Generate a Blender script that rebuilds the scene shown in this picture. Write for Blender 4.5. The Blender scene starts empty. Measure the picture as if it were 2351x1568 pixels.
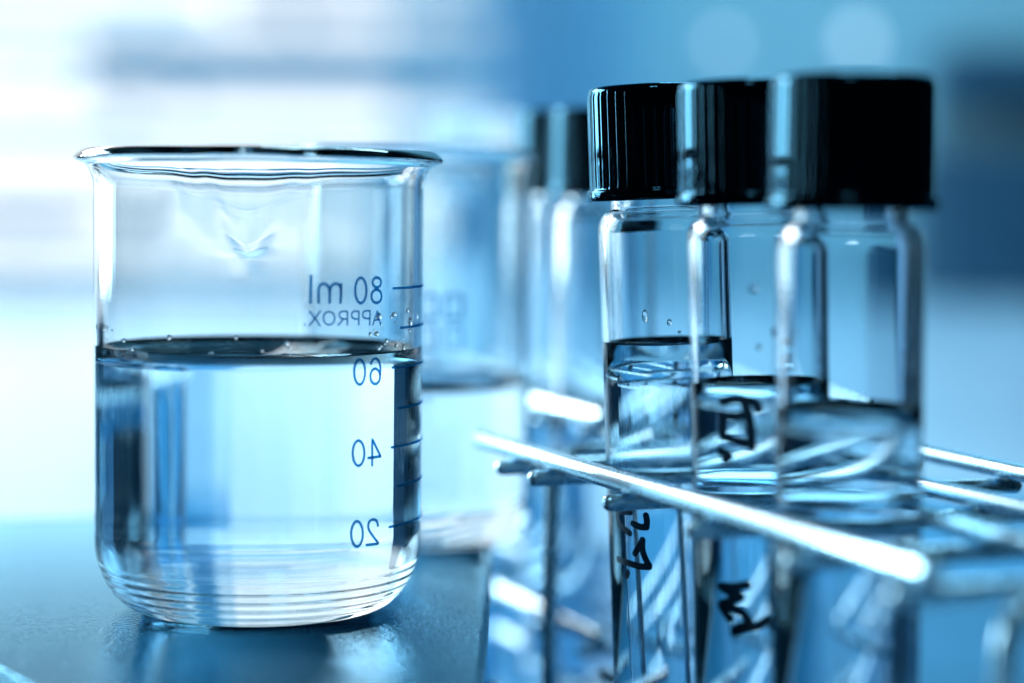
import bpy, bmesh, math, random
from mathutils import Vector, Matrix
random.seed(7)
MM = 0.001
PI = math.pi
R = math.radians
scene = bpy.context.scene
C = scene.collection

# ------------------------------------------------------------------ camera
FPX, CX, CY = 5000.0, 1175.5, 784.0          # focal length in pixels of the 2351 px wide photograph
CAMZ = 64.0                                   # millimetres above the black board
PITCH, ROLL = R(3.57), R(0.6)
cam_d = bpy.data.cameras.new('camera')
cam = bpy.data.objects.new('camera', cam_d)
C.objects.link(cam)
cam.location = (0, 0, CAMZ*MM)
CAMROT = Matrix.Rotation(PI/2 - PITCH, 3, 'X') @ Matrix.Rotation(ROLL, 3, 'Z')
cam.rotation_euler = CAMROT.to_euler()
cam_d.sensor_width = 36
cam_d.lens = 36*FPX/2351
cam_d.clip_start = 0.01
cam_d.clip_end = 50
cam_d.dof.use_dof = True
cam_d.dof.focus_distance = 0.322
cam_d.dof.aperture_fstop = 6.3
cam_d.dof.aperture_blades = 0
scene.camera = cam

# ------------------------------------------------------------------ world, lamps, exposure
w = bpy.data.worlds.new('World'); scene.world = w; w.use_nodes = True
w.node_tree.nodes['Background'].inputs[0].default_value = (0.06, 0.42, 0.85, 1)
w.node_tree.nodes['Background'].inputs[1].default_value = 0.018

def area_lamp(name, loc, target, sx, sy, power, col):
    l = bpy.data.lights.new(name, 'AREA'); l.shape = 'RECTANGLE'; l.size = sx; l.size_y = sy
    l.energy = power; l.color = col
    o = bpy.data.objects.new(name, l); C.objects.link(o)
    o.location = loc
    o.rotation_euler = (Vector(target)-Vector(loc)).to_track_quat('-Z', 'Y').to_euler()
    return o
# window light from the left side of the lab
area_lamp('side_light', (-1.10, 1.08, 0.42), (0.02, 0.32, 0.06), 0.55, 0.85, 44.0, (0.62, 0.88, 1.0))
# added lamp without a visible source, whitens the left part of the bench
area_lamp('bench_fill', (-0.85, 1.45, 0.62), (-0.75, 1.35, -0.04), 0.6, 0.6, 17.0, (1.0, 0.88, 0.84))
# ceiling light above the bench
area_lamp('ceiling_light', (0.45, 1.9, 1.75), (0.4, 2.4, 0.1), 0.7, 0.4, 36.0, (0.46, 0.80, 0.97))
# added fill lamp high behind the camera, lifts the blue print
area_lamp('print_fill', (-0.25, -0.75, 1.9), (0, 0.35, 0), 0.3, 0.3, 9.0, (0.45, 0.82, 1.0))

scene.view_settings.view_transform = 'Standard'
scene.view_settings.look = 'None'
scene.view_settings.exposure = 0
scene.view_settings.gamma = 1
cy = scene.cycles
cy.max_bounces = 32; cy.transmission_bounces = 28; cy.glossy_bounces = 16
cy.diffuse_bounces = 3; cy.transparent_max_bounces = 16
cy.sample_clamp_indirect = 4.0
cy.blur_glossy = 0.3
cy.use_denoising = True

# ------------------------------------------------------------------ helpers
def ray(px, py):
    """direction (camera at the origin of X, Y) through a photograph pixel"""
    v = CAMROT @ Vector(((px-CX)/FPX, -(py-CY)/FPX, -1))
    return v
def at_z(px, py, z):
    v = ray(px, py); k = (z-CAMZ)/v.z
    return Vector((v.x*k, v.y*k, z))
def at_d(px, py, d):
    v = ray(px, py); k = d/v.y
    return Vector((v.x*k, d, CAMZ+v.z*k))
def on_cyl(px, py, c, rad):
    """angle (0 = towards the camera, + = right) and height on an upright cylinder"""
    v = ray(px, py)
    a = v.x*v.x+v.y*v.y; b = -2*(v.x*c[0]+v.y*c[1]); q = c[0]**2+c[1]**2-rad*rad
    disc = b*b-4*a*q
    if disc < 0: disc = 0
    k = (-b-math.sqrt(disc))/(2*a)
    x, y = v.x*k-c[0], v.y*k-c[1]
    return math.atan2(x, -y), CAMZ+v.z*k

def obj(name, bm, mat, parent=None, smooth=True):
    me = bpy.data.meshes.new(name)
    bmesh.ops.recalc_face_normals(bm, faces=bm.faces[:])
    bm.to_mesh(me); bm.free()
    for p in me.polygons: p.use_smooth = smooth
    me.materials.append(mat)
    o = bpy.data.objects.new(name, me); C.objects.link(o)
    if parent: o.parent = parent
    return o
def tag(o, label=None, cat=None, group=None, kind=None):
    if label: o['label'] = label
    if cat: o['category'] = cat
    if group: o['group'] = group
    if kind: o['kind'] = kind
    return o
def thing(name, label, cat, loc=(0, 0, 0), rot=(0, 0, 0), group=None):
    o = bpy.data.objects.new(name, None); C.objects.link(o)
    o.empty_display_size = 0.01
    o.location = Vector(loc)*MM; o.rotation_euler = rot
    return tag(o, label, cat, group)

def lathe(profile, seg=192, fn=None, bm=None, closed=True):
    """profile: list of (r, z) in mm; first and last may have r=0. fn(r, z, theta) -> (r, z)"""
    bm = bm or bmesh.new()
    rings = []
    for (r, z) in profile:
        if r < 1e-6:
            rings.append([bm.verts.new((0, 0, z*MM))])
        else:
            ring = []
            for i in range(seg):
                th = 2*PI*i/seg
                rr, zz = fn(r, z, th) if fn else (r, z)
                ring.append(bm.verts.new((rr*math.sin(th)*MM, -rr*math.cos(th)*MM, zz*MM)))
            rings.append(ring)
    n = len(rings)
    pairs = [(k, k+1) for k in range(n-1)]
    if closed and len(rings[0]) > 1 and len(rings[-1]) > 1: pairs.append((n-1, 0))
    for a, b in pairs:
        A, B = rings[a], rings[b]
        for i in range(seg):
            j = (i+1) % seg
            if len(A) == 1 and len(B) == 1: continue
            if len(A) == 1: bm.faces.new((A[0], B[i], B[j]))
            elif len(B) == 1: bm.faces.new((A[i], B[0], A[j]))
            else: bm.faces.new((A[i], B[i], B[j], A[j]))
    return bm

def spline(pts, n=6):
    """Catmull-Rom through 2-D or 3-D points"""
    out = []
    P = [Vector(p) for p in pts]
    for i in range(len(P)-1):
        p0 = P[i-1] if i else P[0]*2-P[1]
        p1, p2 = P[i], P[i+1]
        p3 = P[i+2] if i+2 < len(P) else P[-1]*2-P[-2]
        for k in range(n):
            t = k/n
            out.append(0.5*((2*p1)+(p2-p0)*t+(2*p0-5*p1+4*p2-p3)*t*t+(3*p1-p0-3*p2+p3)*t**3))
    out.append(P[-1])
    return out

def tube(bm, pts, rad, seg=20, caps=True):
    """round wire through 3-D points (mm), domed ends"""
    P = [Vector(p) for p in pts]
    T = []
    for i in range(len(P)):
        t = (P[min(i+1, len(P)-1)]-P[max(i-1, 0)]).normalized(); T.append(t)
    up = Vector((0, 0, 1)) if abs(T[0].z) < 0.9 else Vector((1, 0, 0))
    N = (up-T[0]*up.dot(T[0])).normalized()
    secs = []
    if caps:
        for a in (80, 60, 40, 20):
            secs.append((P[0]-T[0]*rad*math.sin(R(a)), T[0], rad*math.cos(R(a))))
    for p, t in zip(P, T): secs.append((p, t, rad))
    if caps:
        for a in (20, 40, 60, 80):
            secs.append((P[-1]+T[-1]*rad*math.sin(R(a)), T[-1], rad*math.cos(R(a))))
    rings = []
    for p, t, r in secs:
        N = (N-t*N.dot(t)).normalized(); B = t.cross(N)
        rings.append([bm.verts.new((p+(N*math.cos(2*PI*k/seg)+B*math.sin(2*PI*k/seg))*r)*MM) for k in range(seg)])
    for a, b in zip(rings[:-1], rings[1:]):
        for k in range(seg):
            bm.faces.new((a[k], a[(k+1) % seg], b[(k+1) % seg], b[k]))
    bm.faces.new(rings[0][::-1]); bm.faces.new(rings[-1])
    return bm

def box(bm, x0, x1, y0, y1, z0, z1, bev=0.0):
    r = bmesh.ops.create_cube(bm, size=1)
    for v in r['verts']:
        v.co = Vector((((x0+x1)/2+v.co.x*(x1-x0))*MM, ((y0+y1)/2+v.co.y*(y1-y0))*MM, ((z0+z1)/2+v.co.z*(z1-z0))*MM))
    if bev:
        es = list({e for v in r['verts'] for e in v.link_edges})
        bmesh.ops.bevel(bm, geom=es, offset=bev*MM, segments=3, affect='EDGES', profile=0.5)
    return bm

def round_corner(a, b, c, rad, n=6):
    """points that round the corner b of the path a-b-c"""
    a, b, c = Vector(a), Vector(b), Vector(c)
    u = (a-b).normalized(); v = (c-b).normalized()
    p, q = b+u*rad, b+v*rad
    return [p*(1-t)**2+b*2*t*(1-t)+q*t*t for t in [k/n for k in range(n+1)]]

def ribbon(bm, path, half, rad, tilt=None):
    """flat printed stroke: path of (theta, z) wrapped on a cylinder of radius rad (mm), half = half width (mm)"""
    Q = [Vector((p[0]*rad, p[1])) for p in path]
    # resample
    S = [Q[0]]
    for a, b in zip(Q[:-1], Q[1:]):
        L = (b-a).length; m = max(1, int(L/0.25))
        for k in range(1, m+1): S.append(a.lerp(b, k/m))
    loop = (S[0]-S[-1]).length < 1e-4
    if loop: S = S[:-1]
    n = len(S)
    def nrm(i):
        a = S[(i-1) % n] if loop or i > 0 else S[0]
        b = S[(i+1) % n] if loop or i < n-1 else S[-1]
        t = (b-a); t = t.normalized() if t.length > 1e-9 else Vector((1, 0))
        return Vector((-t.y, t.x)), t
    Lr = []
    def pt(q): 
        th = q.x/rad
        return bm.verts.new((rad*math.sin(th)*MM, -rad*math.cos(th)*MM, q.y*MM))
    if not loop:
        nn, t = nrm(0); 
        for a in (75, 45, 20):
            c = S[0]-t*half*math.sin(R(a)); Lr.append((pt(c+nn*half*math.cos(R(a))), pt(c-nn*half*math.cos(R(a)))))
    for i in range(n):
        nn, t = nrm(i); Lr.append((pt(S[i]+nn*half), pt(S[i]-nn*half)))
    if not loop:
        nn, t = nrm(n-1)
        for a in (20, 45, 75):
            c = S[-1]+t*half*math.sin(R(a)); Lr.append((pt(c+nn*half*math.cos(R(a))), pt(c-nn*half*math.cos(R(a)))))
    m = len(Lr)
    for i in range(m if loop else m-1):
        a, b = Lr[i], Lr[(i+1) % m]
        try: bm.faces.new((a[0], a[1], b[1], b[0]))
        except ValueError: pass
    return bm

def ell(cx, cy_, rx, ry, n=40, a0=0, a1=360):
    return [(cx+rx*math.cos(R(a0+(a1-a0)*k/n)), cy_+ry*math.sin(R(a0+(a1-a0)*k/n))) for k in range(n+1)]

# ------------------------------------------------------------------ materials
def mat_pr(name, base, rough=0.5, metal=0.0, ior=1.5, spec_tint=None, coat=0.0):
    m = bpy.data.materials.new(name); m.use_nodes = True
    b = m.node_tree.nodes['Principled BSDF']
    b.inputs['Base Color'].default_value = (*base, 1); b.inputs['Roughness'].default_value = rough
    b.inputs['Metallic'].default_value = metal; b.inputs['IOR'].default_value = ior
    if spec_tint: b.inputs['Specular Tint'].default_value = (*spec_tint, 1)
    return m
def add_noise(m, scale, dist, strength, lo=None, hi=None, stretch=(1, 1, 1), rough_rng=None, detail=4):
    nt = m.node_tree; b = nt.nodes['Principled BSDF']
    tc = nt.nodes.new('ShaderNodeTexCoord'); mp = nt.nodes.new('ShaderNodeMapping'); mp.inputs['Scale'].default_value = stretch
    nz = nt.nodes.new('ShaderNodeTexNoise'); nz.inputs['Scale'].default_value = scale; nz.inputs['Detail'].default_value = detail
    nt.links.new(tc.outputs['Object'], mp.inputs[0]); nt.links.new(mp.outputs[0], nz.inputs[0])
    if strength:
        bp = nt.nodes.new('ShaderNodeBump'); bp.inputs['Distance'].default_value = dist; bp.inputs['Strength'].default_value = strength
        nt.links.new(nz.outputs[0], bp.inputs['Height']); nt.links.new(bp.outputs[0], b.inputs['Normal'])
    if lo:
        mx = nt.nodes.new('ShaderNodeMix'); mx.data_type = 'RGBA'
        mx.inputs[6].default_value = (*lo, 1); mx.inputs[7].default_value = (*hi, 1)
        nt.links.new(nz.outputs[0], mx.inputs[0]); nt.links.new(mx.outputs[2], b.inputs['Base Color'])
    if rough_rng:
        mr = nt.nodes.new('ShaderNodeMapRange'); mr.inputs[3].default_value = rough_rng[0]; mr.inputs[4].default_value = rough_rng[1]
        nt.links.new(nz.outputs[0], mr.inputs[0]); nt.links.new(mr.outputs[0], b.inputs['Roughness'])
    return m
def mat_glass(name, col, ior, rough=0.0, bump=None):
    m = bpy.data.materials.new(name); m.use_nodes = True; nt = m.node_tree
    nt.nodes.remove(nt.nodes['Principled BSDF'])
    g = nt.nodes.new('ShaderNodeBsdfGlass'); g.inputs['Color'].default_value = (*col, 1)
    g.inputs['IOR'].default_value = ior; g.inputs['Roughness'].default_value = rough
    nt.links.new(g.outputs[0], nt.nodes['Material Output'].inputs['Surface'])
    if bump:
        tc = nt.nodes.new('ShaderNodeTexCoord'); mp = nt.nodes.new('ShaderNodeMapping'); mp.inputs['Scale'].default_value = bump[2]
        nz = nt.nodes.new('ShaderNodeTexNoise'); nz.inputs['Scale'].default_value = bump[0]; nz.inputs['Detail'].default_value = 2
        bp = nt.nodes.new('ShaderNodeBump'); bp.inputs['Distance'].default_value = bump[1]; bp.inputs['Strength'].default_value = 1
        nt.links.new(tc.outputs['Object'], mp.inputs[0]); nt.links.new(mp.outputs[0], nz.inputs[0])
        nt.links.new(nz.outputs[0], bp.inputs['Height']); nt.links.new(bp.outputs[0], g.inputs['Normal'])
    return m
def mat_emit(name, col, strength, noise=None):
    m = bpy.data.materials.new(name); m.use_nodes = True; nt = m.node_tree
    nt.nodes.remove(nt.nodes['Principled BSDF'])
    e = nt.nodes.new('ShaderNodeEmission'); e.inputs[0].default_value = (*col, 1); e.inputs[1].default_value = strength
    nt.links.new(e.outputs[0], nt.nodes['Material Output'].inputs['Surface'])
    return m

def mat_gloss(name, base, tint, ior, rough, bump=None):
    """dark lacquer: diffuse base under a tinted clear gloss"""
    m = bpy.data.materials.new(name); m.use_nodes = True; nt = m.node_tree
    nt.nodes.remove(nt.nodes['Principled BSDF'])
    d = nt.nodes.new('ShaderNodeBsdfDiffuse'); d.inputs[0].default_value = (*base, 1)
    g = nt.nodes.new('ShaderNodeBsdfGlossy'); g.inputs['Color'].default_value = (*tint, 1); g.inputs['Roughness'].default_value = rough
    f = nt.nodes.new('ShaderNodeFresnel'); f.inputs[0].default_value = ior
    x = nt.nodes.new('ShaderNodeMixShader')
    nt.links.new(f.outputs[0], x.inputs[0]); nt.links.new(d.outputs[0], x.inputs[1]); nt.links.new(g.outputs[0], x.inputs[2])
    nt.links.new(x.outputs[0], nt.nodes['Material Output'].inputs[0])
    if bump:
        tc = nt.nodes.new('ShaderNodeTexCoord')
        nz = nt.nodes.new('ShaderNodeTexNoise'); nz.inputs['Scale'].default_value = bump[0]; nz.inputs['Detail'].default_value = bump[3]
        nt.links.new(tc.outputs['Object'], nz.inputs[0])
        bp = nt.nodes.new('ShaderNodeBump'); bp.inputs['Distance'].default_value = bump[1]; bp.inputs['Strength'].default_value = bump[2]
        nt.links.new(nz.outputs[0], bp.inputs['Height'])
        for q in (d, g): nt.links.new(bp.outputs[0], q.inputs['Normal'])
        mr = nt.nodes.new('ShaderNodeMapRange'); mr.inputs[3].default_value = rough*0.6; mr.inputs[4].default_value = rough*1.4
        nt.links.new(nz.outputs[0], mr.inputs[0]); nt.links.new(mr.outputs[0], g.inputs['Roughness'])
    return m
GLASS = mat_glass('clear_glass', (0.955, 0.988, 1.0), 1.48, 0.0, (60, 0.00003, (1, 1, 0.25)))
TUBE_GLASS = mat_glass('tube_glass', (0.95, 0.985, 1.0), 1.48, 0.0, (120, 0.00003, (1, 1, 0.15)))
WATER = mat_glass('clear_water', (0.97, 0.99, 1.0), 1.333)
BLACK_CAP = mat_gloss('black_plastic', (0.0005, 0.001, 0.002), (0.30, 0.72, 1.0), 1.45, 0.05, (900, 0.000006, 0.3, 2))
def mat_film(name, base, clear, mix, scale):
    """translucent printed film: part opaque paint, part coloured clear layer"""
    m = bpy.data.materials.new(name); m.use_nodes = True; nt = m.node_tree
    nt.nodes.remove(nt.nodes['Principled BSDF'])
    d = nt.nodes.new('ShaderNodeBsdfDiffuse'); t = nt.nodes.new('ShaderNodeBsdfTransparent'); t.inputs[0].default_value = (*clear, 1)
    tc = nt.nodes.new('ShaderNodeTexCoord'); nz = nt.nodes.new('ShaderNodeTexNoise'); nz.inputs['Scale'].default_value = scale
    c = nt.nodes.new('ShaderNodeMix'); c.data_type = 'RGBA'
    c.inputs[6].default_value = (*[v*0.85 for v in base], 1); c.inputs[7].default_value = (*[min(1, v*1.15) for v in base], 1)
    nt.links.new(tc.outputs['Object'], nz.inputs[0]); nt.links.new(nz.outputs[0], c.inputs[0]); nt.links.new(c.outputs[2], d.inputs[0])
    x = nt.nodes.new('ShaderNodeMixShader'); x.inputs[0].default_value = mix
    nt.links.new(t.outputs[0], x.inputs[1]); nt.links.new(d.outputs[0], x.inputs[2])
    nt.links.new(x.outputs[0], nt.nodes['Material Output'].inputs[0])
    return m
INK = mat_film('blue_print', (0.05, 0.42, 0.85), (0.02, 0.26, 0.56), 0.5, 2500)
MARKER = mat_pr('marker_ink', (0.004, 0.02, 0.045), 0.4)
add_noise(MARKER, 1200, 0, 0, lo=(0.002, 0.012, 0.028), hi=(0.010, 0.05, 0.10), stretch=(1, 1, .3))
PALEM = mat_pr('pale_blue_shelf', (0.55, 0.8, 0.92), 0.5)
add_noise(PALEM, 10, 0, 0, lo=(0.2, 0.62, 0.85), hi=(0.3, 0.70, 0.90))
CHROME = mat_pr('polished_steel_wire', (0.62, 0.87, 1.0), 0.2, metal=0.85)
add_noise(CHROME, 400, 0.00001, 0.15, rough_rng=(0.2, 0.36))
BOARD = mat_gloss('black_lacquer_board', (0.001, 0.006, 0.012), (0.36, 0.75, 1.0), 1.55, 0.02, (1500, 0.00018, 1.0, 1.5))
BENCH = mat_pr('pale_blue_laminate', (0.25, 0.50, 0.70), 0.22, ior=1.6, spec_tint=(0.8, 0.95, 1))
add_noise(BENCH, 6, 0.0004, 0.2, lo=(0.38, 0.64, 0.84), hi=(0.46, 0.71, 0.89), rough_rng=(0.12, 0.25))
WALLM = mat_pr('blue_wall_paint', (0.13, 0.42, 0.66), 0.6)
add_noise(WALLM, 1.5, 0, 0, lo=(0.18, 0.42, 0.54), hi=(0.24, 0.50, 0.62))
CABM = mat_pr('dark_blue_laminate', (0.012, 0.07, 0.14), 0.5)
add_noise(CABM, 8, 0, 0, lo=(0.008, 0.05, 0.11), hi=(0.02, 0.10, 0.18))
SHELFM = mat_pr('blue_shelf_board', (0.02, 0.26, 0.42), 0.5)
add_noise(SHELFM, 10, 0, 0, lo=(0.01, 0.22, 0.38), hi=(0.03, 0.30, 0.48))
WHITEM = mat_pr('white_paint', (0.55, 0.72, 0.82), 0.4)
add_noise(WHITEM, 10, 0, 0, lo=(0.5, 0.68, 0.8), hi=(0.6, 0.77, 0.86))
PANE = mat_emit('daylight_pane', (0.90, 0.97, 1.02), 1.5)
BULB = mat_emit('lit_globe', (0.55, 0.82, 1.0), 2.2)

# ------------------------------------------------------------------ the setting
bm = bmesh.new()
bp_ = [(-1500, 2690), (650, 2690), (126, 300), (126, -60), (-210, -60), (-200, 300)]
tv = [bm.verts.new((x*MM, y*MM, -40*MM)) for x, y in bp_]; bv = [bm.verts.new((x*MM, y*MM, -70*MM)) for x, y in bp_]
bm.faces.new(tv); bm.faces.new(bv[::-1])
for k in range(6): bm.faces.new((tv[k], tv[(k+1) % 6], bv[(k+1) % 6], bv[k]))
tag(obj('bench_top', bm, BENCH, smooth=False), kind='structure')
bm = bmesh.new(); box(bm, -3500, 3500, 2700, 2760, -70, 2400)
tag(obj('wall', bm, WALLM, smooth=False), kind='structure')

MATM = mat_pr('darkening_mat_blue', (0.02, 0.16, 0.33), 0.35, spec_tint=(0.6, 0.85, 1))  # for a mat added to darken the bench near the racks
add_noise(MATM, 700, 0.0002, 0.3, lo=(0.02, 0.20, 0.42), hi=(0.045, 0.30, 0.56), rough_rng=(0.25, 0.45))
bm = bmesh.new()
mp_ = [(-190, 205), (118, 205), (118, 300), (222, 780), (-60, 780), (-60, 500), (-190, 430)]
tv = [bm.verts.new((x*MM, y*MM, -39.1*MM)) for x, y in mp_]; bv = [bm.verts.new((x*MM, y*MM, -39.95*MM)) for x, y in mp_]
bm.faces.new(tv); bm.faces.new(bv[::-1])
for k in range(7): bm.faces.new((tv[k], tv[(k+1) % 7], bv[(k+1) % 7], bv[k]))
tag(obj('darkening_mat', bm, MATM, smooth=False), 'added thin dark blue mat that darkens the bench under the wire racks', 'mat')

# black board the beakers stand on
def board():
    pts = [(-145, 409), (-3, 446), (-3, 215), (-46, 252)]
    out = []
    rad = [14, 7, 8, 14]
    for i in range(4):
        a, b, c = pts[i-1], pts[i], pts[(i+1) % 4]
        out += [tuple(p) for p in round_corner(a, b, c, rad[i], 10)]
    bm = bmesh.new()
    top = [bm.verts.new((p[0]*MM, p[1]*MM, 2*MM)) for p in out]
    bot = [bm.verts.new((p[0]*MM, p[1]*MM, -0.0390)) for p in out]
    bm.faces.new(top); bm.faces.new(bot[::-1])
    n = len(top)
    for i in range(n): bm.faces.new((top[i], bot[i], bot[(i+1) % n], top[(i+1) % n]))
    es = [e for e in bm.edges if all(abs(v.co.z-0.002) < 1e-6 for v in e.verts)]
    bmesh.ops.bevel(bm, geom=es, offset=1.4*MM, segments=4, affect='EDGES', profile=0.5)
    return obj('display_block', bm, BOARD)
b_ = board()
tag(b_, 'glossy black block with fine grained top under the two beakers', 'block')

# ------------------------------------------------------------------ beakers
def beaker_profile(Ro, t, H, corner, flare, bead, ridge=0.0):
    """profile outer bottom centre -> rim -> inner bottom centre"""
    o = [(0, 0.55), (Ro*0.45, 0.5), (Ro-corner-1.5, 0.05), (Ro-corner, 0.0)]
    zf = H-6.0
    z = corner*1.45
    n = 70 if ridge else 14
    for k in range(1, n+1):
        a = R(90*k/n)
        rr, zz = Ro-corner+corner*math.sin(a), z*(1-math.cos(a))
        w = max(0.0, min(1.0, (zz-0.6)/1.2))*max(0.0, min(1.0, (8.6-zz)/2.0))
        o.append((rr-ridge*w*(1-math.cos(2*PI*zz/1.35)), zz))
    m = 16
    for k in range(1, m+1): o.append((Ro, z+(zf-z)*k/m))
    fl = 12
    zt = H-2*bead
    for k in range(1, fl+1):
        a = R(82*k/fl)
        o.append((Ro+flare*(1-math.cos(a)), zf+(zt-zf)*math.sin(a)))
    if ridge:                                   # chamfered lip with soft corners
        ro = Ro+flare
        lip = [(0.35, -1.85), (0.62, -1.66), (0.72, -1.40), (0.66, -1.15), (0.35, -0.78), (0.0, -0.45), (-0.35, -0.20), (-0.7, -0.05), (-1.05, 0.0), (-1.35, -0.08), (-1.55, -0.30)]
        o += [(ro+a_, H+b_) for a_, b_ in lip]
    else:
        cxr, czr = Ro+flare*0.9, H-bead
        for k in range(0, 13):
            a = R(-70+250*k/12)
            o.append((cxr+bead*math.cos(a), czr+bead*math.sin(a)))
    i = []
    for k in range(fl-2, 0, -1):
        a = R(82*k/fl)
        i.append((Ro-t+(flare*0.9+t-bead)*(1-math.cos(a)), zf+(H-bead-zf)*math.sin(a)*0.98))
    for k in range(m, -1, -1): i.append((Ro-t, z+(zf-z)*k/m))
    ci = corner-t*0.6; bt = t*1.25
    for k in range(17, -1, -1):
        a = R(90*k/18)
        i.append((Ro-t-ci+ci*math.sin(a), bt+(z-bt)*(1-math.cos(a))))
    i += [(Ro*0.45, bt+0.25), (0, bt+0.3)]
    return o, i

def water_profile(inner, level, Rin, men=1.5, over=0.05):
    low = [(r+(over if r > 0.1 else 0), z-over) for r, z in inner if z < level+men-0.3 and z < level+men]
    low = low[::-1]                                  # from the centre of the floor up the wall
    low = [p for p in low]
    top = [(Rin+over, level+men)]
    for d in (0.05, 0.15, 0.3, 0.5, 0.8, 1.2, 1.7, 2.4, 3.4, 5, 8, 14):
        if d < Rin-2: top.append((Rin-d, level+men*math.exp(-((d/1.4)**0.8))))
    top.append((0, level))
    return low+top

bk_c = (-38.7, 333.0)
bk = thing('beaker', 'small glass beaker with mirrored volume scale, two thirds full of clear water', 'beaker', (bk_c[0], bk_c[1], 2.0))
SP_TH = R(3)
def spout(r, z, th):
    d = (th-SP_TH+PI) % (2*PI)-PI
    g0 = max(0.0, min(1.0, (z-55.0)/13.0)); g = math.exp(-(d/R(3.5+8*g0))**2); gw = math.exp(-abs(d/R(15))**1.4)
    sm = lambda q: (lambda c: c*c*(3-2*c))(max(0.0, min(1.0, q)))
    h = 0.45*sm((z-54.5)/7.0)+0.55*sm((z-57.0)/10.0)
    dz = 0.0
    if z > 54:
        u = min(1.0, (z-54)/7.0)*max(0.0, min(1.0, (68.0-z)/4.5))
        dz = -4.6*gw*u
    side = math.exp(-((abs(d)-R(19))/R(8))**2)
    return r+3.7*g*h-0.8*side*h, z+dz
po, pi_ = beaker_profile(25.0, 1.35, 70.0, 8.0, 2.2, 1.0, 0.06)
vessel = obj('glass_vessel', lathe(po+pi_, 360, spout, closed=False), GLASS, bk)
wp = water_profile(pi_, 38.6, 23.65, 1.8)
def ripple(r, z, th):
    x, y = r*math.sin(th), -r*math.cos(th)
    if z > 37.5 and r < 23.0:
        a = math.exp(-(((x-4)/3.0)**2+((y-17)/4.5)**2))*0.9+math.exp(-(((x-9.5)/2.2)**2+((y-17.5)/4)**2))*1.0
        return r, z+a
    return r, z
water = obj('water', lathe(wp, 240, ripple, closed=False), WATER, bk)

# droplets on the inner wall just above the water line and froth bubbles at the surface
def drop(name, parent, c, rad, th, z, r, sq, mat):
    bm = bmesh.new(); bmesh.ops.create_uvsphere(bm, u_segments=20, v_segments=12, radius=r*MM)
    for v in bm.verts: v.co = Vector((v.co.x, v.co.y*0.5, v.co.z*sq))
    o = obj(name, bm, mat, parent)
    o.location = Vector((rad*math.sin(th), -rad*math.cos(th), z))*MM
    o.rotation_euler = (0, 0, th)
    return o
for k in range(34):
    side = random.random()
    if side < 0.45: th = R(random.uniform(48, 84))
    elif side < 0.7: th = R(random.uniform(-88, -68))
    else: th = R(random.uniform(-60, 50))
    drop('droplet', bk, bk_c, 23.6, th, random.uniform(40.6, 46.5 if side < .45 else 43.5), random.uniform(0.15, 0.5), random.uniform(0.7, 1.5), WATER)
for x, y, r in ((3.4, -10, 0.8), (4.8, -8.5, 1.1), (6.2, -9.5, 0.7), (8.3, -9, 1.0), (9.6, -8.2, .6), (1.8, -11.5, .5), (13.5, -9, .6), (-8, 4, .35), (-15, -3, .3)):
    bm = bmesh.new(); bmesh.ops.create_uvsphere(bm, u_segments=24, v_segments=14, radius=r*MM)
    for v in bm.verts: v.co.z *= 0.75
    o = obj('bubble', bm, WATER, bk); o.location = Vector((x, y, 38.6+r*0.25))*MM

# printing on the outer wall; paths in photograph pixels are turned into angle and height on the glass
lift = [0]
def prints(name, paths, f, half, c=bk_c, rad=25.0, parent=bk, mat=INK, tilt=0.0, smooth_n=4, dz=0.0):
    bm = bmesh.new()
    for item in paths:
        sm = True
        if isinstance(item, tuple): item, sm = item
        pts = spline(item, smooth_n) if sm and len(item) > 2 and len(item) < 30 else [Vector(p) for p in item]
        lift[0] = (lift[0]+1) % 5
        rr = rad+0.05+0.012*lift[0]
        q = []
        for p in pts:
            x, y = f(p[0], p[1]); th, z = on_cyl(x, y, c, rr); q.append((th, z-2.0))
        if (pts[0]-pts[-1]).length < 1e-6: q[-1] = q[0]
        ribbon(bm, q, half, rr)
    o = obj(name, bm, mat, parent, smooth=False)
    return o
f1 = lambda x, y: (689.6+x*.1949, 619.1+y*.1949)
f2 = lambda x, y: (768+x*.19, 979.6+y*.19)
H1 = 0.215
prints('number_mark', [[(123, 80), (120, 385)],
    [(215, 385), (216, 240), (235, 185), (270, 168), (315, 185), (343, 240), (345, 385)],
    [(345, 250), (368, 190), (420, 165), (462, 187), (478, 240), (472, 385)], [(480, 175), (478, 260)],
    ell(712, 245, 66, 148), ell(900, 150, 50, 58), ell(897, 313, 60, 78)], f1, H1)
prints('word_mark', [[(54, 647), (57, 646)], [(112, 490), (230, 655)], [(232, 490), (108, 655)], ell(338, 570, 66, 78),
    [(553, 650), (555, 494)], [(553, 491), (500, 489), (465, 505), (460, 540), (478, 570), (515, 580), (553, 578)], [(505, 582), (445, 655)],
    [(688, 650), (690, 494)], [(688, 489), (640, 488), (610, 505), (605, 540), (620, 570), (655, 580), (688, 579)],
    [(818, 650), (820, 490)], [(818, 484), (770, 484), (740, 500), (735, 535), (748, 565), (785, 574), (818, 572)],
    ([(852, 650), (905, 484), (945, 645)], False), [(872, 596), (930, 590)]], f1, 0.13)
prints('number_mark', [ell(698, 1205, 64, 148), ell(882, 1257, 57, 90),
    [(832, 1108), (850, 1065), (888, 1047), (925, 1080), (943, 1150), (940, 1240)]], f1, H1)
prints('number_mark', [([(455, 465), (456, 150), (556, 358)], False), [(556, 358), (408, 378)], ell(290, 320, 70, 152)], f2, H1)
prints('number_mark', [[(525, 1195), (510, 1140), (468, 1122), (420, 1150), (408, 1220), (445, 1295), (528, 1405)], [(520, 1415), (388, 1430)],
    ell(272, 1297, 70, 152)], f2, H1)
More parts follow.
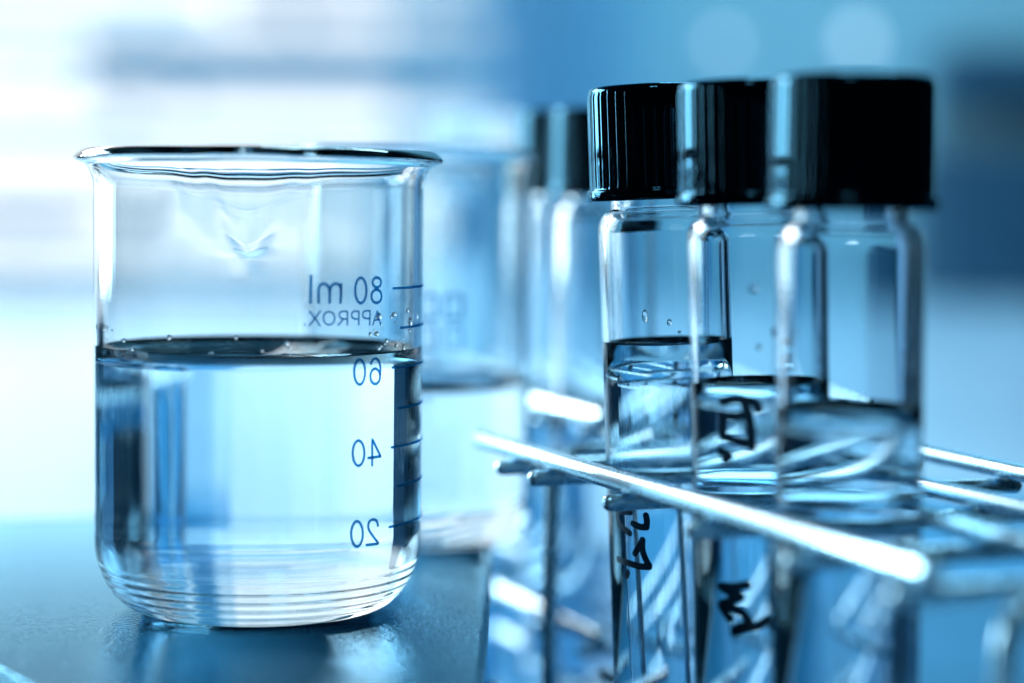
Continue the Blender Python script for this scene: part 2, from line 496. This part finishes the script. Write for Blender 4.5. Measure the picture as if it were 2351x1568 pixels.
def tick(y, x0, x1=None):
    th0, z = on_cyl(x0, y, bk_c, 25.0)
    bm = bmesh.new(); ribbon(bm, [(th0, z-2.0), (R(97), z-2.0)], 0.19, 25.06)
    obj('tick_mark', bm, INK, bk, smooth=False)
for y, x in ((662, 902), (752.5, 919), (844, 900), (937, 913), (1027, 898), (1116, 912), (1210, 893)): tick(y, x)

# larger beaker behind
bb_c = (-17.5, 405.0)
bb = thing('beaker', 'taller blurred glass beaker with faint print standing behind the sharp one', 'beaker', (bb_c[0], bb_c[1], 2.0))
po2, pi2 = beaker_profile(21.0, 1.4, 72.3, 4.5, 1.2, 1.0)
obj('glass_vessel', lathe(po2+pi2, 200, closed=False), GLASS, bb)
obj('water', lathe(water_profile(pi2, 28.0, 19.6, 2.5), 160, closed=False), WATER, bb)
for row, (zz, hh) in enumerate(((44, 0.26), (38.5, 0.18))):
    bm = bmesh.new()
    for k in range(2):
        a = R(3+k*13)
        ribbon(bm, [(a, zz-2), (a, zz+2), (a+R(8), zz+2), (a+R(8), zz-2), (a, zz-2)], hh, 21.06+0.012*(k % 3))
    obj('number_mark', bm, INK, bb, smooth=False)

MILKY = bpy.data.materials.new('milky_plastic'); MILKY.use_nodes = True
_nt = MILKY.node_tree; _nt.nodes.remove(_nt.nodes['Principled BSDF'])
_t = _nt.nodes.new('ShaderNodeBsdfTranslucent'); _t.inputs[0].default_value = (0.8, 0.93, 1.0, 1)
_d = _nt.nodes.new('ShaderNodeBsdfGlass'); _d.inputs[0].default_value = (0.9, 0.97, 1.0, 1); _d.inputs['Roughness'].default_value = 0.4; _d.inputs['IOR'].default_value = 1.1
_m = _nt.nodes.new('ShaderNodeMixShader'); _m.inputs[0].default_value = 0.7
_nt.links.new(_t.outputs[0], _m.inputs[1]); _nt.links.new(_d.outputs[0], _m.inputs[2]); _nt.links.new(_m.outputs[0], _nt.nodes['Material Output'].inputs[0])
# white-capped bottle on the bench behind the taller beaker
bo = thing('bottle', 'blurred clear bottle with white lid behind the taller beaker', 'bottle', (-10.0, 610, -40))
bo.scale = (1.15, 1.15, 1.03)
obj('glass_body', lathe([(0, 0), (12.5, 0.2), (13, 1), (13, 98), (11.5, 103), (9, 106), (9, 116), (8, 116), (8, 106), (10.5, 102), (12, 97), (12, 1.5), (0, 1.3)], 96, closed=False), GLASS, bo)
obj('lid', lathe([(0, 115.5), (7.5, 115.5), (7.5, 107), (11, 106.5), (11.3, 107), (11.3, 124), (10.6, 125.2), (0, 125.4)], 96, closed=False), MILKY, bo)

# ------------------------------------------------------------------ capped tubes
def tube_profiles(r0, t, zbot, zsh, zneck, rn, ztop):
    o = []
    rb = r0*0.9
    o.append((0, zbot))
    for k in range(1, 11):
        a = R(90*k/10); o.append((rb*math.sin(a)+(r0-rb)*k/10, zbot+rb*0.7*(1-math.cos(a))))
    z0 = zbot+rb*0.7
    for k in range(1, 9): o.append((r0, z0+(zsh-z0)*k/8))
    for k in range(1, 9):                      # shoulder
        a = R(90*k/8); o.append((r0-(r0-rn)*(1-math.cos(a)), zsh+(zneck-zsh)*math.sin(a)*0.95))
    o.append((rn, zneck+0.4)); o.append((rn, ztop-0.5)); o.append((rn-0.4, ztop))
    i = [(rn-t+0.2, ztop-0.2), (rn-t, ztop-0.6), (rn-t, zneck+0.3)]
    for k in range(8, 0, -1):
        a = R(90*k/8); i.append((r0-t-(r0-rn)*(1-math.cos(a)), zsh-0.5+(zneck-zsh)*math.sin(a)*0.95))
    for k in range(8, -1, -1): i.append((r0-t, z0+(zsh-0.5-z0)*k/8))
    ri = rb-t
    for k in range(9, 0, -1):
        a = R(90*k/10); i.append((ri*math.sin(a)+(r0-rb)*k/10, zbot+1.3+(rb*0.7-1.3)*(1-math.cos(a))))
    i.append((0, zbot+1.3))
    return o, i
def cap_mesh():
    """ribbed screw cap, hollow below; z from 0 to 17.1"""
    ribs = 40; per = 10; seg = ribs*per
    def fn(r, z, th):
        k = (th*ribs/(2*PI)) % 1.0
        if r > 10.0 and 1.9 < z < 16.2 and r < 10.6:
            d = min(abs(k-0.5)/0.11, 1.0)
            e = min(1, (z-1.9)/0.3)*min(1.0, (16.2-z)/0.4)
            return r-0.34*(1-d*d)*e, z
        return r, z
    prof = [(10.95, 0.0), (11.0, 0.15), (11.0, 1.35), (10.9, 1.55), (10.45, 1.7), (10.42, 1.9), (10.42, 2.2), (10.42, 8), (10.4, 15.4), (10.3, 15.9)]
    for a in (10, 25, 40, 55, 70, 85): prof.append((9.1+1.2*math.cos(R(a)), 15.95+1.15*math.sin(R(a))))
    prof += [(8.5, 17.1), (6, 17.15), (0, 17.15)]
    inner = [(0, 15.4), (8.2, 15.4), (8.5, 15.0), (8.5, 0.3), (8.8, 0.0)]
    # inner runs from the centre of the ceiling down to the lip
    return lathe((inner+prof), seg, fn, closed=False), inner, prof
def make_tube(label, x, y, tiltx, dz, level, group, ref=None):
    """tiltx: lean of the top to the left (degrees)"""
    piv = 60.0
    t = thing('capped_tube', label, 'test tube', (x+math.sin(R(tiltx))*(piv+38), y, -38.0+dz), (0, -R(tiltx), 0), group)
    if ref:
        for ch in ref.children:
            c = ch.copy(); C.objects.link(c); c.parent = t
            if ch.name.startswith('water'):
                c.data = bpy.data.meshes[level] if isinstance(level, str) else c.data
    else:
        o, i = tube_profiles(9.4, 1.05, 0.0, 98.7, 101.8, 7.4, 116.5)
        obj('glass_tube', lathe(o+i, 144, closed=False), TUBE_GLASS, t)
        obj('screw_cap', cap_mesh()[0], BLACK_CAP, t).location = (0, 0, 103.2*MM)
    return t
_, tin = tube_profiles(9.4, 1.05, 0.0, 98.7, 101.8, 7.4, 116.5)
def tube_water(level):
    bm = lathe(water_profile(tin, level, 8.35, 1.7, 0.04), 128, closed=False)
    return bm
TG = 'capped glass tubes standing in the wire racks'
t1 = make_tube('sharp glass tube with ribbed black cap and fullest water level, first in the front rack', 22.3, 330, 2.7, 0.1, 0, TG)
obj('water', tube_water(80.3), WATER, t1)
def make_copy(label, x, y, tiltx, dz, level):
    t = thing('capped_tube', label, 'test tube', (x+math.sin(R(tiltx))*98, y, -38.0+dz), (0, -R(tiltx), 0), TG)
    for ch in list(t1.children):
        if ch.name.startswith(('water', 'handwriting', 'droplet')): continue
        c = ch.copy(); C.objects.link(c); c.parent = t
    obj('water', tube_water(level), WATER, t)
    return t
t2 = make_copy('slightly blurred capped tube with dark handwriting, middle of the front rack', 33.6, 303, 1.9, -0.7, 77.2)
t3 = make_copy('blurred capped tube nearest the camera with the lowest water level', 43.0, 277, 0.3, -1.4, 76.8)
t4 = make_copy('dark capped tube far back just right of the taller beaker', 11.2, 448, 0.5, 1.2, 60)
t5 = make_copy('far capped tube partly hidden behind the sharp tube', 17.6, 428, 0.0, 0.8, 60)

# droplets inside the first tubes
for (t, lst) in ((t1, ((-22, 86, .45, 2.2), (-16, 91.5, .6, 1.6), (2, 85, .35, 1.5), (-30, 88, .25, 1.2), (12, 83.5, .3, .8), (30, 84, .3, 1))),
                 (t2, ((-8, 92, .6, 1.3), (5, 88, .5, 1.6), (12, 86, .7, 1.2), (8, 82.5, .6, 1.0), (-4, 84, .4, 1.2)))):
    for a, z, r, sq in lst[::2]: drop('droplet', t, None, 8.3, R(a), z, r, sq, WATER)

# marker handwriting
def hand(t, paths, f, half, c, rr=9.4):
    bm = bmesh.new()
    for item in paths:
        pts = spline(item, 5) if len(item) > 2 else [Vector(p) for p in item]
        lift[0] = (lift[0]+1) % 5
        q = []
        for p in pts:
            x, y = f(p[0], p[1])
            v = ray(x, y)
            # centre of the leaning tube at that height
            z = CAMZ+v.z*(c[1]-rr)/v.y
            th_ = t.rotation_euler[1]
            cx = t.location.x/MM+math.tan(th_)*(z-t.location.z/MM)
            th, z = on_cyl(x, y, (cx, c[1]), rr+0.05+0.012*lift[0]); q.append((th, z-t.location.z/MM))
        ribbon(bm, q, half, rr+0.05+0.012*lift[0])
    return obj('handwriting', bm, MARKER, t, smooth=False)
g1 = lambda x, y: (1379.3+.15*x, 1128.5+.15*y)
hand(t1, [[(690, 340), (705, 430), (695, 520)], [(700, 520), (600, 510), (490, 455)], [(520, 915), (580, 820), (640, 715)],
          [(635, 715), (640, 880), (700, 1040), (740, 1110)], [(740, 1130), (600, 1115), (470, 1075), (260, 990)],
          [(235, 220), (250, 350), (300, 480), (440, 600)], [(300, 250), (450, 280)], [(408, 1200), (395, 1250)]], g1, 0.5, (22.3, 330))
g2 = lambda x, y: (1590.9+.15*x, 862+.15*y)
g3 = lambda x, y: (1590.9+.15*x, 1285.3+.15*y)
hand(t2, [[(920, 390), (970, 430), (1000, 510)], [(450, 370), (650, 340), (880, 380)], [(450, 570), (460, 720), (450, 880)],
          [(460, 900), (650, 980), (900, 1040)], [(900, 1080), (890, 850), (850, 600), (780, 370)], [(460, 590), (620, 610), (820, 590)],
          [(430, 1130), (560, 1200), (490, 1270)]], g2, 0.64, (33.6, 303))
hand(t2, [[(420, 380), (620, 400), (830, 370)], [(480, 430), (600, 500), (740, 540), (600, 600), (430, 650)], [(430, 680), (500, 790), (560, 880)],
          [(470, 690), (620, 730), (760, 800), (870, 960)], [(870, 990), (740, 1010), (630, 1070)],
          [(640, 1090), (850, 1030), (980, 1010), (1170, 920), (1225, 1010)]], g3, 0.62, (33.6, 303))

# ------------------------------------------------------------------ wire racks
def make_rack(label, origin, group):
    """local x = across the rack (n), local y = towards the camera (t)"""
    ang = math.atan2(0.36, 0.933)
    rk = thing('wire_rack', label, 'tube rack', (origin[0], origin[1], -39.1), (0, 0, ang), group)
    L0, L1 = -44, 97
    ZT = 63.6
    for z in (ZT, 22.0):
        for n in (0, 23.5, 39.5, 62.5):
            bm = bmesh.new(); tube(bm, [(n, -t, z) for t in (L0, 0, 30, 60, L1)], 1.35 if n else 1.6, 24)
            obj('long_rail', bm, CHROME, rk)
        for t in (-27, -12.5, 16.5, 44, 71, 95):
            bm = bmesh.new(); tube(bm, [(-2.6, -t, z-2.75), (20, -t, z-2.75), (40, -t, z-2.75), (65.2, -t, z-2.75)], 1.25, 20)
            obj('cross_wire', bm, CHROME, rk)
    for n in (11.5, 51): 
        bm = bmesh.new(); tube(bm, [(n, -L0+1, 7), (n, -30, 7), (n, -L1-1, 7)], 1.3, 20)
        obj('base_rail', bm, CHROME, rk)
    for t, n0, n1 in ((L0-2.6, 14, 50), (L1+2.6, 8, 54)):
        p = [(n0, -t, 1.4)]
        p += round_corner((n0, -t, 1.4), (n0, -t, ZT-2.85), (n1, -t, ZT-2.85), 7, 8)
        p += round_corner((n0, -t, ZT-2.85), (n1, -t, ZT-2.85), (n1, -t, 1.4), 7, 8)
        p += [(n1, -t, 1.4)]
        bm = bmesh.new(); tube(bm, p, 1.3, 20)
        obj('end_frame', bm, CHROME, rk)
    return rk
rk1 = make_rack('shiny wire rack in front holding three capped tubes, its pale rail crossing them', (10.8, 325.7), 'steel wire tube racks')
def copy_rack(label, origin):
    r = rk1.copy(); C.objects.link(r); r.location = (origin[0]*MM, origin[1]*MM, r.location.z)
    r['label'] = label
    for ch in list(rk1.children):
        c = ch.copy(); C.objects.link(c); c.parent = r
    return r
rk2 = copy_rack('blurred wire rack farther back behind the front rack', (-17.7, 497.0))

# ------------------------------------------------------------------ blurred background
def window():
    wd = thing('window', 'wide bright window with pale frame glowing at the back left', 'window', (-1160, 2650, -30))
    bm = bmesh.new(); box(bm, -1160, 1130, 10, 14, 0, 820); obj('pane', bm, PANE, wd, smooth=False)
    for (x0, x1, z0, z1) in ((-1180, -1160, -2, 840), (1130, 1150, -2, 840), (-1160, 1130, 820, 840), (-1160, 1130, -2, 0)):
        bm = bmesh.new(); box(bm, x0, x1, -6, 20, z0, z1, 1); obj('frame', bm, WHITEM, wd, smooth=False)
    return wd
window()
# added translucent sheets that soften the bright right end of the window
SHEER = bpy.data.materials.new('sheer_fade_sheet'); SHEER.use_nodes = True
_nt = SHEER.node_tree; _nt.nodes.remove(_nt.nodes['Principled BSDF'])
_t = _nt.nodes.new('ShaderNodeBsdfTranslucent'); _t.inputs[0].default_value = (0.66, 0.84, 0.95, 1)
_d = _nt.nodes.new('ShaderNodeBsdfDiffuse'); _d.inputs[0].default_value = (0.36, 0.66, 0.84, 1)
_m = _nt.nodes.new('ShaderNodeMixShader'); _m.inputs[0].default_value = 0.3
_nt.links.new(_t.outputs[0], _m.inputs[1]); _nt.links.new(_d.outputs[0], _m.inputs[2]); _nt.links.new(_m.outputs[0], _nt.nodes['Material Output'].inputs[0])
def fade_sheet(x0, x1, y0, label, clear):
    m = SHEER.copy(); nt = m.node_tree
    out = nt.nodes['Material Output']; prev = out.inputs[0].links[0].from_socket
    tr = nt.nodes.new('ShaderNodeBsdfTransparent'); tr.inputs[0].default_value = (0.85, 0.95, 1, 1)
    mx = nt.nodes.new('ShaderNodeMixShader'); mx.inputs[0].default_value = clear
    nt.links.new(prev, mx.inputs[1]); nt.links.new(tr.outputs[0], mx.inputs[2]); nt.links.new(mx.outputs[0], out.inputs[0])
    bm = bmesh.new(); cols = []; n = int((x1-x0)/2.5)
    for k in range(n+1):
        x = x0+(x1-x0)*k/n; y = y0+5*math.sin(k*1.3)
        cols.append((bm.verts.new((x*MM, y*MM, -38*MM)), bm.verts.new((x*MM, y*MM, 815*MM))))
    for a, b in zip(cols[:-1], cols[1:]): bm.faces.new((a[0], b[0], b[1], a[1]))
    tag(obj('fade_sheet', bm, m), label, 'fade_sheet')
fade_sheet(-150, 130, 2630, 'added sheer pale blue sheet fading the right end of the bright window', 0.35)
fade_sheet(-60, 150, 2594, 'foremost sheer curtain reaching from the window end onto the blue wall', 0.72)
def shelf(px0, px1, py, d, th, depth, mat, label):
    a = at_d(px0, py, d); b = at_d(px1, py, d)
    t = thing('shelf', label, 'shelf', (a.x, d, a.z-th/2))
    bm = bmesh.new(); box(bm, 0, b.x-a.x, 0, depth, 0, th, 1.0); obj('board', bm, mat, t, smooth=False)
    for k in (0.2, 0.8):
        x = (b.x-a.x)*k
        bm = bmesh.new(); box(bm, x, x+6, depth, 2644-d, -8, th-2, .5); obj('bracket', bm, mat, t, smooth=False)
    return t
shelf(190, 1120, 148, 2450, 50, 90, SHELFM, 'long blue shelf crossing the window, second band from the top')
shelf(520, 1150, 2, 2450, 26, 90, SHELFM, 'blue shelf at the top edge above the longer shelf')
for q0, q1, qy, qt, ql in ((-500, 480, 14, 20, 'pale blue shelf at the top edge left of the darker one'),
                           (-500, 170, 140, 20, 'short pale blue shelf near the top left corner'),
                           (260, 900, 452, 26, 'pale blue shelf seen through the upper half of the beaker')):
    shelf(q0, q1, qy, 2480, qt, 60, PALEM, ql)
shelf(-700, 1000, 303, 2480, 26, 60, PALEM, 'thin pale blue shelf across the window above the beaker rim')
shelf(-900, 900, 600, 2500, 18, 60, PALEM, 'thin pale blue shelf low on the window seen through the beaker')
shelf(-900, 210, 478, 2450, 32, 80, SHELFM, 'short blue shelf left of the beaker against the window')
# storage jars on the shelves
def jar(px, py, d, r, h, mat, label):
    p = at_d(px, py, d)
    t = thing('storage_jar', label, 'jar', (p.x, d, p.z), group='blurred jars on the window shelves')
    obj('jar_body', lathe([(0, 0), (r*.9, 0), (r, r*.1), (r, h*.78), (r*.7, h*.86), (0, h*.86)], 40, closed=False), mat, t)
    obj('jar_lid', lathe([(0, h*.865), (r*.8, h*.865), (r*.8, h), (0, h)], 40, closed=False), SHELFM, t)
    return t
jar(285, 314, 2510, 18, 26, SHELFM, 'small blue jar above the left part of the beaker rim')
jar(395, 476, 2530, 14, 30, SHELFM, 'dark jar seen through the upper left of the beaker')

# cabinets on the right
def cabinet(px0, px1, py0, d, depth, label):
    a = at_d(px0, py0, d); b = at_d(px1, py0, d)
    W, Hh = b.x-a.x, a.z+40
    t = thing('cabinet', label, 'cabinet', (a.x, d, -40))
    bm = bmesh.new(); box(bm, 0, W, 0, depth, 0, Hh, 2); obj('carcass', bm, CABM, t, smooth=False)
    for k in range(2):
        bm = bmesh.new(); box(bm, W*k/2+3, W*(k+1)/2-3, -8, -1, 6, Hh-6, 1); dd = obj('door', bm, CABM, t, smooth=False)
        bm = bmesh.new(); tube(bm, [(W/2+(-14 if k == 0 else 14), -12, Hh*.45), (W/2+(-14 if k == 0 else 14), -12, Hh*.65)], 3, 12); obj('handle', bm, CHROME, dd)
    return t
cabinet(2165, 2900, 345, 2450, 200, 'dark blue cabinet low at the back right of the bench')
def dark_blocker(x, y, rot, W, D, H, label):  # added box out of view, gives the beaker water a dark band
    t = thing('unseen_dark_box', label, 'dark_blocker', (x, y, -40), (0, 0, rot))
    bm = bmesh.new(); box(bm, 0, W, 0, D, 4, H, 3); hs = obj('housing', bm, CABM, t, smooth=False)
    bm = bmesh.new(); box(bm, W*.1, W*.9, -2.5, -.5, H*.35, H*.85, .5); obj('front_panel', bm, BLACK_CAP, hs, smooth=False)
    for k, (fx, fy) in enumerate(((.1, .1), (.9, .1), (.1, .9), (.9, .9))):
        o = obj('foot', lathe([(0, 0), (6, 0), (6, 3.8), (0, 3.8)], 20, closed=False), BLACK_CAP, t); o.location = (W*fx*MM, D*fy*MM, 0)
dark_blocker(160, 600, -R(13.5), 200, 900, 230, 'added tall dark blue box out of view, making the dark left band in the beaker water')
dark_blocker(-430, 545, 0, 212, 60, 74, 'added low dark blue box out of view, making the dark right band in the beaker water')
p = at_d(2185, 228, 2560)
wc = thing('wall_box', 'dark box mounted on the wall high at the right edge', 'wall box', (p.x, 2560, p.z))
bm = bmesh.new(); box(bm, 0, 300, 0, 138, 0, 62, 2); obj('housing', bm, CABM, wc, smooth=False)
bm = bmesh.new(); box(bm, 10, 290, -6, -1, 5, 57, 1); obj('lid', bm, CABM, wc, smooth=False)

def wall_lamp(px, py, d, r, label):
    p = at_d(px, py, d)
    t = thing('wall_lamp', label, 'lamp', (p.x, d, p.z), group='small lit wall lamps')
    bm = bmesh.new(); bmesh.ops.create_uvsphere(bm, u_segments=24, v_segments=16, radius=r*MM); obj('globe', bm, BULB, t)
    bm = bmesh.new(); tube(bm, [(0, r-1, 0), (0, (2699-d)*.5, 0), (0, 2698-d, 0)], 4, 12); obj('arm', bm, WHITEM, t)
wall_lamp(1660, 100, 2600, 9, 'faint round wall lamp above the middle black cap, the left one')
wall_lamp(1970, 92, 2600, 13, 'brighter round wall lamp above the nearest black cap, the right one')
